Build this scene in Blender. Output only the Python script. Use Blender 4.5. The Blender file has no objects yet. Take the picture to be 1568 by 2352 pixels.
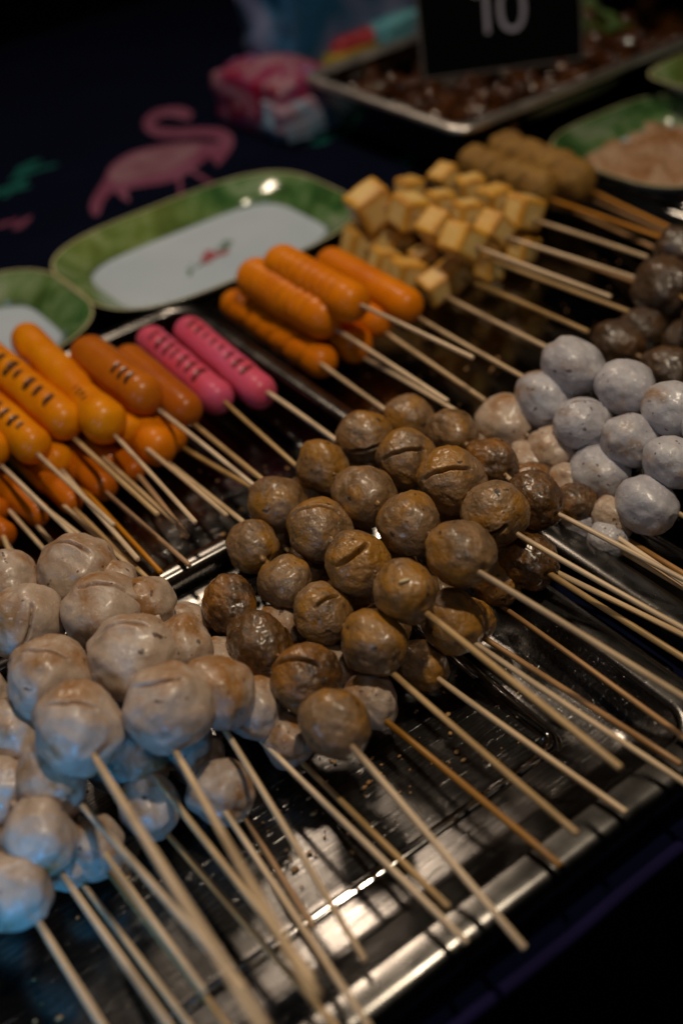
import bpy, bmesh, math, random
from mathutils import Vector, Matrix, Quaternion, noise
random.seed(7)
SC = bpy.context.scene
COL = SC.collection

# ------------------------------------------------------------------ camera
# world axes follow the trays: +X along the rows of trays, +Y away across them, Z up, tray floors at z = 0
FPX, PITCH, ROLL, CH = 2613.0, math.radians(38.5), math.radians(-9), 0.45
cp, sp, cr, sr = math.cos(PITCH), math.sin(PITCH), math.cos(ROLL), math.sin(ROLL)
VR = Vector((.8660254, -.5, 0)); VF = Vector((.5*cp, .8660254*cp, -sp)); VU = VR.cross(VF)
CAM = Vector((0, 0, CH))
RX = VR*cr + VU*sr           # right of the picture
UX = VU*cr - VR*sr           # up in the picture
def ray(px, py):
    return (VF*FPX + RX*(px-784) - UX*(py-1176)).normalized()
def at(px, py, z):
    d = ray(px, py); return CAM + d*((z-CH)/d.z)
def depth(p): return (p-CAM).dot(VF)
cam = bpy.data.cameras.new('camera'); camo = bpy.data.objects.new('camera', cam); COL.objects.link(camo)
cam.sensor_fit = 'VERTICAL'; cam.sensor_height = 36; cam.lens = 40
cam.clip_start = .01; cam.clip_end = 50
m = Matrix.Identity(4)
for i, v in enumerate((RX, UX, -VF)):
    m[0][i], m[1][i], m[2][i] = v
m.translation = CAM; camo.matrix_world = m
cam.dof.use_dof = True; cam.dof.focus_distance = .605; cam.dof.aperture_fstop = 3.1
SC.camera = camo

# ------------------------------------------------------------------ light
w = bpy.data.worlds.new('World'); SC.world = w; w.use_nodes = True
w.node_tree.nodes['Background'].inputs[0].default_value = (.25, .42, .75, 1)
w.node_tree.nodes['Background'].inputs[1].default_value = .002
def lamp(name, loc, target, sx, sy, power, col, spread=None):
    L = bpy.data.lights.new(name, 'AREA'); L.shape = 'RECTANGLE'; L.size = sx; L.size_y = sy
    L.energy = power; L.color = col
    if spread: L.spread = math.radians(spread)
    o = bpy.data.objects.new(name, L); COL.objects.link(o); o.location = loc
    o.rotation_euler = (Vector(target)-Vector(loc)).to_track_quat('-Z', 'X').to_euler()
    return o
lamp('stall_lamp', (.46, 1.28, 1.10), (.22, .45, 0), .30, .09, 6.0, (1, .80, .60))
lamp('overhead_lamp', (.40, .30, 1.0), (.28, .45, 0), .04, .04, 5.9, (1, .84, .62))
lamp('front_lamp', (.02, -.12, .80), (.28, .50, 0), .05, .05, .5, (1, .93, .86))
lamp('side_lamp', (-.62, .25, .52), (.1, .45, 0), .12, .12, .85, (.42, .66, 1))
lamp('blue_low_lamp', (-.16, .03, .13), (-.06, .34, .03), .08, .08, .28, (.03, .36, .9), 62)  # narrow blue lamp placed close to the left heap to tint it
SC.view_settings.view_transform = 'Standard'; SC.view_settings.look = 'None'
SC.view_settings.exposure = -.28; SC.view_settings.gamma = 1
SC.render.engine = 'CYCLES'; SC.cycles.use_denoising = True
SC.cycles.max_bounces = 8

# ------------------------------------------------------------------ helpers
def tag(o, label=None, cat=None, group=None, kind=None):
    if label: o['label'] = label
    if cat: o['category'] = cat
    if group: o['group'] = group
    if kind: o['kind'] = kind
    return o
def empty(name, loc, label, cat, group=None):
    o = bpy.data.objects.new(name, None); COL.objects.link(o); o.location = loc
    o.empty_display_size = .01
    return tag(o, label, cat, group)
def mesh(name, vs, fs, mat, smooth=True):
    me = bpy.data.meshes.new(name); me.from_pydata([tuple(v) for v in vs], [], fs); me.update()
    if smooth: me.polygons.foreach_set('use_smooth', [True]*len(me.polygons))
    me.materials.append(mat)
    return me
def link(name, me, parent=None, mw=None):
    o = bpy.data.objects.new(name, me); COL.objects.link(o)
    if mw is None: mw = Matrix.Identity(4)
    if parent:
        o.parent = parent
        mw = Matrix.Translation(-parent.location) @ mw
    o.matrix_local = mw
    return o
def frame_z(z, xh=None):
    z = z.normalized()
    if xh is None: xh = Vector((.3, .1, 1))
    x = xh - z*xh.dot(z)
    if x.length < 1e-5: x = Vector((1, 0, 0)) - z*z.x
    x.normalize(); y = z.cross(x)
    return Matrix((x, y, z)).transposed().to_4x4()
class G:
    """small geometry collector"""
    def __init__(s): s.v = []; s.f = []
    def add(s, vs, fs):
        n = len(s.v); s.v += [Vector(v) for v in vs]; s.f += [tuple(i+n for i in f) for f in fs]
    def grid(s, rows, closed=True, cap0=False, cap1=False):
        n = len(s.v); k = len(rows[0])
        for r in rows: s.v += [Vector(p) for p in r]
        for i in range(len(rows)-1):
            for j in range(k if closed else k-1):
                a = n+i*k+j; b = n+i*k+(j+1) % k
                s.f.append((a, b, b+k, a+k))
        if cap0: s.f.append(tuple(n+j for j in reversed(range(k))))
        if cap1: s.f.append(tuple(n+(len(rows)-1)*k+j for j in range(k)))
    def box(s, c, sx, sy, sz, rot=None):
        vs = []
        for x in (-1, 1):
            for y in (-1, 1):
                for z in (-1, 1):
                    p = Vector((x*sx/2, y*sy/2, z*sz/2))
                    if rot: p = rot @ p
                    vs.append(Vector(c)+p)
        s.add(vs, [(0, 1, 3, 2), (4, 6, 7, 5), (0, 4, 5, 1), (2, 3, 7, 6), (0, 2, 6, 4), (1, 5, 7, 3)])
    def mesh(s, name, mat, smooth=True, fix=False):
        me = mesh(name, s.v, s.f, mat, smooth)
        if fix:
            bm = bmesh.new(); bm.from_mesh(me); bmesh.ops.recalc_face_normals(bm, faces=bm.faces)
            bm.to_mesh(me); bm.free()
        return me

# ------------------------------------------------------------------ materials
def newmat(name):
    m = bpy.data.materials.new(name); m.use_nodes = True
    nt = m.node_tree; b = nt.nodes['Principled BSDF']
    return m, nt, b
def node(nt, t, **kw):
    n = nt.nodes.new(t)
    for k, v in kw.items():
        if k in n.inputs: n.inputs[k].default_value = v
        else: setattr(n, k, v)
    return n
def coords(nt, scale=(1, 1, 1), rnd=True, space='Object', rot=(0, 0, 0)):
    tc = node(nt, 'ShaderNodeTexCoord'); mp = node(nt, 'ShaderNodeMapping')
    mp.inputs['Scale'].default_value = scale; mp.inputs['Rotation'].default_value = rot
    src = tc.outputs[space]
    if rnd:
        oi = node(nt, 'ShaderNodeObjectInfo'); ad = node(nt, 'ShaderNodeVectorMath', operation='ADD')
        mu = node(nt, 'ShaderNodeMath', operation='MULTIPLY'); mu.inputs[1].default_value = 7.0
        nt.links.new(oi.outputs['Random'], mu.inputs[0])
        nt.links.new(src, ad.inputs[0]); nt.links.new(mu.outputs[0], ad.inputs[1]); src = ad.outputs[0]
    nt.links.new(src, mp.inputs['Vector'])
    return mp.outputs[0]
def noisetex(nt, vec, scale, detail=4, rough=.55, dist=0):
    n = node(nt, 'ShaderNodeTexNoise'); n.inputs['Scale'].default_value = scale
    n.inputs['Detail'].default_value = detail; n.inputs['Roughness'].default_value = rough
    n.inputs['Distortion'].default_value = dist
    nt.links.new(vec, n.inputs['Vector']); return n.outputs['Fac']
def ramp(nt, fac, stops, interp='LINEAR'):
    r = node(nt, 'ShaderNodeValToRGB'); e = r.color_ramp.elements; r.color_ramp.interpolation = interp
    while len(e) < len(stops): e.new(.5)
    for el, (p, c) in zip(e, stops):
        el.position = p; el.color = (c, c, c, 1) if isinstance(c, (int, float)) else (*c, 1)
    nt.links.new(fac, r.inputs[0]); return r.outputs[0]
def mix(nt, fac, a, b, mode='MIX'):
    n = node(nt, 'ShaderNodeMix', data_type='RGBA', blend_type=mode)
    for s, v in ((n.inputs[0], fac), (n.inputs[6], a), (n.inputs[7], b)):
        if hasattr(v, 'is_output'): nt.links.new(v, s)
        elif isinstance(v, (int, float)): s.default_value = v
        else: s.default_value = (*v, 1)
    return n.outputs[2]
def bump(nt, b, h, strength, dist=.001, prev=None):
    n = node(nt, 'ShaderNodeBump'); n.inputs['Strength'].default_value = strength
    n.inputs['Distance'].default_value = dist
    nt.links.new(h, n.inputs['Height'])
    if prev is not None: nt.links.new(prev, n.inputs['Normal'])
    nt.links.new(n.outputs[0], b.inputs['Normal']); return n.outputs[0]
def rndval(nt, lo, hi):
    oi = node(nt, 'ShaderNodeObjectInfo'); mr = node(nt, 'ShaderNodeMapRange')
    mr.inputs['To Min'].default_value = lo; mr.inputs['To Max'].default_value = hi
    nt.links.new(oi.outputs['Random'], mr.inputs['Value']); return mr.outputs[0]

def meat(name, base, base2, roast, roast_lo, roast_hi, speck, rough, coat, sss=0., wrinkle=.5, spot=.70):
    m, nt, b = newmat(name)
    v = coords(nt, (.018,)*3)
    c = mix(nt, ramp(nt, noisetex(nt, v, 70, 7, .68, .5), [(.36, 0), (.64, 1)]), base, base2)
    rf = ramp(nt, noisetex(nt, v, 38, 6, .62, .3), [(roast_lo, 0), (roast_hi, 1)])
    c = mix(nt, rf, c, roast)
    # bruised freckles, light and dark
    f1 = ramp(nt, noisetex(nt, v, 420, 3), [(.62, 0), (.70, .55)])
    c = mix(nt, f1, c, tuple(min(1, x*1.45) for x in base))
    f2 = ramp(nt, noisetex(nt, v, 190, 2, .4), [(spot, 0), (spot+.03, .9)])
    c = mix(nt, f2, c, speck)
    nt.links.new(c, b.inputs['Base Color'])
    nt.links.new(ramp(nt, noisetex(nt, v, 160, 4), [(.3, rough-.12), (.7, rough+.14)]), b.inputs['Roughness'])
    b.inputs['Coat Weight'].default_value = coat; b.inputs['Coat Roughness'].default_value = .22
    if sss:
        b.inputs['Subsurface Weight'].default_value = sss; b.inputs['Subsurface Radius'].default_value = (1, .5, .3)
        b.inputs['Subsurface Scale'].default_value = .003
    vo = node(nt, 'ShaderNodeTexNoise'); vo.noise_type = 'RIDGED_MULTIFRACTAL' if hasattr(vo, 'noise_type') else None
    vo.inputs['Scale'].default_value = 90; vo.inputs['Detail'].default_value = 4; vo.inputs['Distortion'].default_value = .8
    nt.links.new(v, vo.inputs['Vector'])
    n1 = bump(nt, b, vo.outputs['Fac'], min(1, wrinkle*.5), .0016)
    n2 = bump(nt, b, noisetex(nt, v, 300, 5, .65, .6), min(1, wrinkle*.7), .0012, n1)
    return m
M = {}
M['meatball'] = meat('meatball_skin', (.27, .155, .074), (.105, .056, .020), (.29, .13, .016), .45, .58, (.015, .010, .008), .33, .38, 0, 1.2, .69)
M['roast'] = meat('roasted_meatball_skin', (.13, .060, .016), (.045, .020, .006), (.26, .10, .008), .42, .60, (.012, .008, .006), .27, .65, 0, 1.9, .69)
M['fishball'] = meat('fishball_skin', (.47, .36, .28), (.37, .27, .20), (.28, .125, .030), .47, .64, (.07, .04, .03), .40, .26, .25, .7, .69)
M['whiteball'] = meat('white_fishball_skin', (.45, .43, .45), (.35, .33, .36), (.27, .15, .06), .52, .70, (.10, .06, .07), .42, .26, .25, .6, .69)
M['darkball'] = meat('dark_meatball_skin', (.075, .045, .028), (.045, .025, .014), (.10, .042, .010), .46, .64, (.01, .008, .006), .34, .5, 0, 1.2)
def slitmat():
    m, nt, b = newmat('cut_flesh'); b.inputs['Base Color'].default_value = (.10, .06, .04, 1); b.inputs['Roughness'].default_value = .6
    return m
def sausage_mat(name, c1, c2, rough=.44, marks=(.03, .01, .006)):
    m, nt, b = newmat(name); v = coords(nt)
    c = mix(nt, ramp(nt, noisetex(nt, v, 30, 4), [(.35, 0), (.68, 1)]), c1, c2)
    c = mix(nt, ramp(nt, noisetex(nt, v, 260, 3), [(.60, 0), (.75, .35)]), c, tuple(x*.6 for x in c1))
    at_ = node(nt, 'ShaderNodeAttribute', attribute_name='char')
    ch = mix(nt, 1., at_.outputs['Color'], ramp(nt, noisetex(nt, v, 420, 4, .7), [(.30, .25), (.62, 1.0)]), 'MULTIPLY')
    c = mix(nt, ramp(nt, ch, [(.22, 0), (.62, .97)]), c, marks)
    nt.links.new(c, b.inputs['Base Color']); b.inputs['Roughness'].default_value = rough
    b.inputs['Specular IOR Level'].default_value = .12; b.inputs['Subsurface Weight'].default_value = .10; b.inputs['Subsurface Radius'].default_value = (1, .45, .2)
    b.inputs['Subsurface Scale'].default_value = .003
    b.inputs['Coat Weight'].default_value = .22; b.inputs['Coat Roughness'].default_value = .22
    n1 = bump(nt, b, noisetex(nt, v, 120, 5, .6), .35, .0007)
    bump(nt, b, noisetex(nt, v, 700, 3), .25, .0003, n1)
    return m
M['yellow'] = sausage_mat('yellow_sausage_skin', (.70, .235, .001), (.60, .155, .0005))
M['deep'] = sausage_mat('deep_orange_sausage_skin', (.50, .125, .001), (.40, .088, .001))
M['orange'] = sausage_mat('orange_sausage_skin', (.68, .200, .0008), (.57, .140, .0005), .50)
M['brownsaus'] = sausage_mat('brown_sausage_skin', (.36, .080, .004), (.46, .125, .005), .34)
M['pink'] = sausage_mat('pink_sausage_skin', (.58, .095, .185), (.60, .060, .090), .42, (.12, .012, .012))
def roll_mat(k):
    m, nt, b = newmat('rough_roll_crust'); v = coords(nt, (k,)*3)
    c = mix(nt, ramp(nt, noisetex(nt, v, 90, 5), [(.35, 0), (.65, 1)]), (.22, .105, .016), (.34, .18, .030))
    nt.links.new(c, b.inputs['Base Color']); b.inputs['Roughness'].default_value = .5
    bump(nt, b, noisetex(nt, v, 240, 5, .7), 1, .002); return m
M['roll'] = roll_mat(.018); M['rollm'] = roll_mat(1.)
def tofu_mat():
    m, nt, b = newmat('fried_tofu'); v = coords(nt, (.013,)*3)
    a = node(nt, 'ShaderNodeAttribute', attribute_name='char')
    n = noisetex(nt, v, 110, 4)
    s = mix(nt, .35, a.outputs['Color'], n, 'ADD')
    gold = mix(nt, ramp(nt, noisetex(nt, v, 60, 4), [(.35, 0), (.65, 1)]), (.66, .34, .035), (.48, .20, .015))
    c = mix(nt, ramp(nt, s, [(.16, 0), (.95, 1)]), (.72, .50, .19), gold)
    nt.links.new(c, b.inputs['Base Color']); b.inputs['Roughness'].default_value = .42
    b.inputs['Subsurface Weight'].default_value = .15; b.inputs['Subsurface Scale'].default_value = .003
    bump(nt, b, noisetex(nt, v, 300, 4, .6), .5, .0008); return m
M['tofu'] = tofu_mat()
def bamboo(name, c1, c2):
    m, nt, b = newmat(name)
    v = coords(nt, (1100, 1100, 14)); v2 = coords(nt, (1, 1, 1))
    g = noisetex(nt, v, 1, 3, .6)
    c = mix(nt, ramp(nt, g, [(.35, 0), (.62, 1)]), c1, c2)
    c = mix(nt, ramp(nt, noisetex(nt, v2, 24, 3), [(.48, 0), (.66, .6)]), c, tuple(x*.62 for x in c2))
    ga = node(nt, 'ShaderNodeAttribute', attribute_name='grease')
    c = mix(nt, mix(nt, 1., ga.outputs['Color'], ramp(nt, noisetex(nt, v2, 260, 3), [(.3, .35), (.65, 1)]), 'MULTIPLY'), c, (.26, .125, .030))
    hv = node(nt, 'ShaderNodeHueSaturation'); nt.links.new(c, hv.inputs['Color'])
    nt.links.new(rndval(nt, .72, 1.12), hv.inputs['Value']); nt.links.new(rndval(nt, 1.15, .75), hv.inputs['Saturation'])
    nt.links.new(hv.outputs[0], b.inputs['Base Color']); b.inputs['Roughness'].default_value = .42
    bump(nt, b, g, .5, .0002); return m
M['bamboo'] = bamboo('bamboo', (.72, .50, .27), (.50, .31, .13))
M['bamboo_dark'] = bamboo('greasy_bamboo', (.48, .25, .08), (.32, .145, .035))
M['bamboo_gold'] = bamboo('orange_stained_bamboo', (.70, .30, .04), (.50, .19, .02))
def steel(name, base, rlo, rhi, brush=1., ang=.0, scr=.6, stain=.5):
    m, nt, b = newmat(name)
    b.inputs['Metallic'].default_value = 1
    v = coords(nt, (14, 620, 620), False, rot=(0, 0, ang)); v2 = coords(nt, (1, 1, 1), False)
    v3 = coords(nt, (30, 900, 900), False, rot=(0, 0, ang+.55))
    v4 = coords(nt, (26, 760, 760), False, rot=(0, 0, ang-.9))
    st = ramp(nt, noisetex(nt, v2, 26, 6, .65), [(.38, 0), (.72, stain)])
    c = mix(nt, st, base, tuple(x*.45 for x in base))
    if brush > 1:
        vb = coords(nt, (55, 1150, 1150), False, rot=(0, 0, ang))
        br_ = ramp(nt, noisetex(nt, vb, 1, 4, .7), [(.34, .35), (.5, .8), (.68, 1.75)])
        c = mix(nt, 1., c, br_, 'MULTIPLY')
    g = noisetex(nt, v, 1, 3, .6)
    s2 = ramp(nt, noisetex(nt, v3, 1, 2, .5), [(.66, 0), (.76, 1)]); s3 = ramp(nt, noisetex(nt, v4, 1, 2, .5), [(.67, 0), (.76, 1)])
    ro = ramp(nt, noisetex(nt, v2, 55, 5, .6), [(.3, rlo), (.72, rhi)])
    nt.links.new(c, b.inputs['Base Color']); nt.links.new(ro, b.inputs['Roughness'])
    n1 = bump(nt, b, g, .55*brush, .00006)
    n2 = bump(nt, b, s2, scr, .00008, n1); bump(nt, b, s3, scr, .00008, n2)
    return m
M['steel'] = steel('brushed_steel', (.19, .18, .175), .19, .25, 1.25, .16, 1.6, .5)
M['steel_dark'] = steel('greasy_steel', (.15, .145, .14), .07, .20, .35, 0, .5)
M['steel_rim'] = steel('steel_rim', (.16, .152, .145), .20, .32, .6, 0, .3, .3)
M['steel_back'] = steel('back_rim_painted_sheen', (.75, .70, .66), .36, .46, .6, 0, .3, .2)  # paler base colour stands in for a reflection along the back rim
M['steel_bead'] = steel('polished_bead', (.62, .60, .58), .07, .12, .3, 0, .2, .2)
def plain(name, col, rough=.5, metal=0., bsc=None, bst=.3, col2=None, sc=20, spec=.5):
    m, nt, b = newmat(name); v = coords(nt, rnd=False); b.inputs['Specular IOR Level'].default_value = spec
    c2 = col2 or tuple(x*.7 for x in col)
    c = mix(nt, ramp(nt, noisetex(nt, v, sc, 5), [(.35, 0), (.68, 1)]), col, c2)
    nt.links.new(c, b.inputs['Base Color']); b.inputs['Roughness'].default_value = rough; b.inputs['Metallic'].default_value = metal
    if bsc: bump(nt, b, noisetex(nt, v, bsc, 4, .6), bst, .001)
    return m
def cloth_mat():
    m, nt, b = newmat('navy_tablecloth'); v = coords(nt, rnd=False)
    c = mix(nt, ramp(nt, noisetex(nt, v, 9, 5), [(.35, 0), (.68, 1)]), (.0010, .0022, .0095), (.0015, .0028, .013))
    nt.links.new(c, b.inputs['Base Color']); b.inputs['Roughness'].default_value = 1; b.inputs['Specular IOR Level'].default_value = .06
    w1 = node(nt, 'ShaderNodeTexWave'); w1.inputs['Scale'].default_value = 420; nt.links.new(v, w1.inputs['Vector'])
    bump(nt, b, w1.outputs['Fac'], .3, .0004); return m
M['cloth'] = cloth_mat()
M['flamingo'] = plain('flamingo_ink', (.20, .070, .125), .75, spec=.1, col2=(.14, .030, .07), sc=18)
M['flamingo_wing'] = plain('flamingo_wing_ink', (.24, .13, .17), .75, spec=.1, col2=(.17, .07, .10), sc=26)
M['teal_ink'] = plain('teal_leaf_ink', (.008, .10, .085), .75, spec=.1)
M['ground'] = plain('dark_ground', (.012, .012, .013), .9, bsc=60)
M['glaze_white'] = plain('white_glaze', (.50, .58, .67), .16, col2=(.43, .51, .61), sc=8)
M['rimline'] = plain('cream_rim_line', (.55, .50, .28), .2)
def green_glaze():
    m, nt, b = newmat('marbled_green_glaze'); v = coords(nt, (1, 1.0, 1), rnd=True, rot=(0, 0, .5))
    c = ramp(nt, noisetex(nt, v, 22, 7, .66, .8), [(.36, (.022, .070, .020)), (.46, (.055, .135, .038)), (.54, (.12, .21, .085)), (.66, (.25, .31, .20))])
    c = mix(nt, ramp(nt, noisetex(nt, v, 6, 2), [(.4, 0), (.7, .35)]), c, (.30, .30, .06))
    nt.links.new(c, b.inputs['Base Color']); b.inputs['Roughness'].default_value = .14
    b.inputs['Coat Weight'].default_value = .5; b.inputs['Coat Roughness'].default_value = .06
    bump(nt, b, noisetex(nt, v, 60, 3), .15, .001)
    return m
M['glaze_green'] = green_glaze()
M['black_board'] = plain('black_board', (.0018, .0018, .0022), .9, spec=.05)
M['board_edge'] = plain('board_edge', (.10, .085, .08), .5)
M['cream'] = plain('cream_paint', (.30, .28, .36), .6)
M['petal_red'] = plain('red_petal', (.32, .05, .07), .3, col2=(.45, .14, .15))
M['leaf_ink'] = plain('leaf_print', (.05, .13, .06), .3)
M['glazed_meat'] = plain('sauce_glazed_meat', (.075, .024, .006), .08, col2=(.022, .009, .004), bsc=60, bst=.5, sc=60)
M['leafy'] = plain('herb_green', (.05, .11, .015), .4)

# ------------------------------------------------------------------ ball meshes
def ico(sub):
    bm = bmesh.new(); bmesh.ops.create_icosphere(bm, subdivisions=sub, radius=1)
    vs = [v.co.copy() for v in bm.verts]; fs = [tuple(v.index for v in f.verts) for f in bm.faces]; bm.free()
    return vs, fs
ICO5, ICO6, ICO4 = ico(5), ico(6), ico(4)
def ball_mesh(name, mat, seed, lump=.07, fine=.018, slit=False, squash=.93, base=None, soft=False):
    vs, fs = base or (ICO6 if slit else ICO5)
    off = Vector((seed*3.7, seed*1.3, seed*7.1)); out = []
    for p in vs:
        d = p.copy()
        h = lump*noise.noise(p*1.4+off) + lump*.40*noise.noise(p*3.1+off*2)
        r = noise.noise(p*5+off); h += fine*r
        wq = p*4+off*1.7+Vector((r, -r, r))*.8
        h -= fine*1.1*max(0, 1-abs(noise.noise(wq))*7) + fine*.6*max(0, 1-abs(noise.noise(wq*2.3))*6)
        h += fine*.35*noise.noise(p*22+off)
        q = d*(1+h)
        # small dimples where the stick pierces the ball
        for s in (1, -1):
            k = (Vector((s, 0, 0))-d).length
            if k < .42: q -= d*.06*math.exp(-(k/.13)**2); q += d*.012*math.exp(-((k-.26)/.10)**2)
        q.z *= squash
        if slit and d.z > -.1:
            yy = d.y + .10*math.sin(d.x*2.2+seed) + .03*noise.noise(p*5+off)
            hw, dep, w0 = (.66+.15*math.sin(seed*2), .24, .026) if soft else (.66+.16*math.sin(seed*2.3), .42, .042+.012*math.sin(seed))
            ext = max(0, 1-(abs(d.x+.28*math.sin(seed*1.7))/hw)**4)*min(1, (d.z+.1)/.35)
            wv = w0+.010*noise.noise(Vector((d.x*2, seed, 0)))
            q -= d*dep*ext*math.exp(-(yy/wv)**2)
            q += d*.02*ext*math.exp(-((abs(yy)-.09)/.07)**2)
            if yy > 0: q += d*(.012 if soft else .03)*ext*math.exp(-(yy/.35)**2)
        out.append(q)
    return mesh(name, out, fs, mat)
ROLL_STRETCH = 1.25
BM = {}
for key, mt, lump, fine, nn in (('meatball', 'meatball', .10, .017, 6), ('roast', 'roast', .12, .034, 4), ('fishball', 'fishball', .13, .005, 7), ('whiteball', 'whiteball', .095, .010, 6), ('darkball', 'darkball', .14, .030, 3)):
    BM[key] = [ball_mesh(key, M[mt], i+len(key)*5, lump, fine) for i in range(nn)]
for key, mt, lump, fine, nn in (('meatball', 'meatball', .09, .016, 5), ('roast', 'roast', .09, .026, 1), ('fishball', 'fishball', .11, .005, 5), ('whiteball', 'whiteball', .09, .010, 1)):
    BM[key+'_s'] = [ball_mesh(key, M[mt], 50+i+len(key)*5, lump, fine, True, soft='fish' in key or 'white' in key) for i in range(nn)]
UP = Vector((0, 0, 1))

def stick_mesh(L, r, mat, seed, ox=0.):
    """bamboo stick along +Z, blunt cut end with a tiny bevel, slight bow and uneven thickness"""
    g = G(); rows = []; N = 12; K = 14
    zs = [0, .0004] + [L*i/N for i in range(1, N)] + [L-.001, L]
    for z in zs:
        e = .80 if z in (0,) else (1.0 if z < L-.0005 else .35)
        bow = .0007*math.sin(z/L*math.pi)*math.sin(seed*2.1)
        rr = r*e*(1+.05*noise.noise(Vector((z*60, seed, 0))))
        rows.append([(bow+rr*math.cos(a)*(1+.05*math.sin(seed+a)), rr*math.sin(a), z) for a in (2*math.pi*j/K for j in range(K))])
    g.grid(rows, True, True, True)
    me = g.mesh('stick', mat)
    return me
NSTICK = 0
def add_stick(root, end, p0, tail, mat, r=.00150):
    """straight stick from its free end through p0, ending at the tail inside the last piece"""
    global NSTICK; NSTICK += 1
    d = (p0-end); L1 = d.length
    L = L1 + .012
    me = stick_mesh(L, r*random.uniform(.92, 1.08), mat, NSTICK)
    return link('stick', me, root, Matrix.Translation(end) @ frame_z(d))
def add_inner(root, stick, a, b, mat, r=.0015):
    me = stick_mesh((b-a).length, r, mat, NSTICK)
    o = bpy.data.objects.new('stick', me)
    return Matrix.Translation(a) @ frame_z(b-a), me
BIT = []
def food_bit(root, p, s, mat, elong=1.):
    if not BIT:
        vs, fs = ico(2)
        for k in range(4): BIT.append([(v*(1+.5*noise.noise(v*1.8+Vector((k*9, 0, 0)))), fs) for v in vs])
    k = random.randrange(4); q = Quaternion((random.random(), random.random(), random.random(), random.random())).normalized()
    me = mesh('food_bit', [q @ Vector((v.x*elong, v.y, v.z*.8))*s for v, _ in BIT[k]], BIT[k][0][1], mat)
    return link('food_bit', me, root, Matrix.Translation(p))
def surf(px, py, c, R):
    """point where the sight line through (px, py) meets a sphere, or passes nearest to it"""
    d = ray(px, py); t = (c-CAM).dot(d); q = CAM + d*t; k = (q-c).length
    if k < R: return q - d*math.sqrt(R*R-k*k) + d*.0015
    return c + (q-c).normalized()*R*.97
def join_stick(root, path, mat, r):
    """one mesh: free end -> entry point -> through every piece; straight to the entry, bends only inside the food"""
    global NSTICK; NSTICK += 1
    r *= random.uniform(.93, 1.07)
    pts = [path[0]]
    N = 8
    for i in range(1, N+1): pts.append(path[0].lerp(path[1], 1-(1-i/N)**1.6))
    pts += path[2:]
    d0 = (path[1]-path[0]).normalized()
    rot = frame_z(d0); inv = (Matrix.Translation(path[0]) @ rot).inverted()
    loc = [inv @ p for p in pts]
    loc.insert(1, Vector((0, 0, .0005)))
    K = 14; rows = []; ph = random.uniform(0, 6)
    for i, c in enumerate(loc):
        rr = r*(.80 if i == 0 else 1)*(1+.04*noise.noise(Vector((i*.9, NSTICK*1.7, 0))))
        bow = .0006*math.sin(min(1, i/9)*math.pi)*math.sin(NSTICK*2.3)
        rows.append([(c.x+bow+rr*math.cos(ph+2*math.pi*j/K)*(1+.06*math.sin(NSTICK+2*math.pi*j/K)), c.y+rr*math.sin(ph+2*math.pi*j/K), c.z) for j in range(K)])
    g = G(); g.grid(rows, True, True, True)
    me = g.mesh('stick', mat)
    L_ = (path[1]-path[0]).length; gl = random.uniform(.008, .030)
    ca = me.color_attributes.new('grease', 'FLOAT_COLOR', 'POINT')
    ca.data.foreach_set('color', [x for v in me.vertices for x in ((max(0, min(.85, (v.co.z-L_+gl)/gl)),)*3 + (1,))])
    return link('stick', me, root, Matrix.Translation(path[0]) @ rot)

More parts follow.
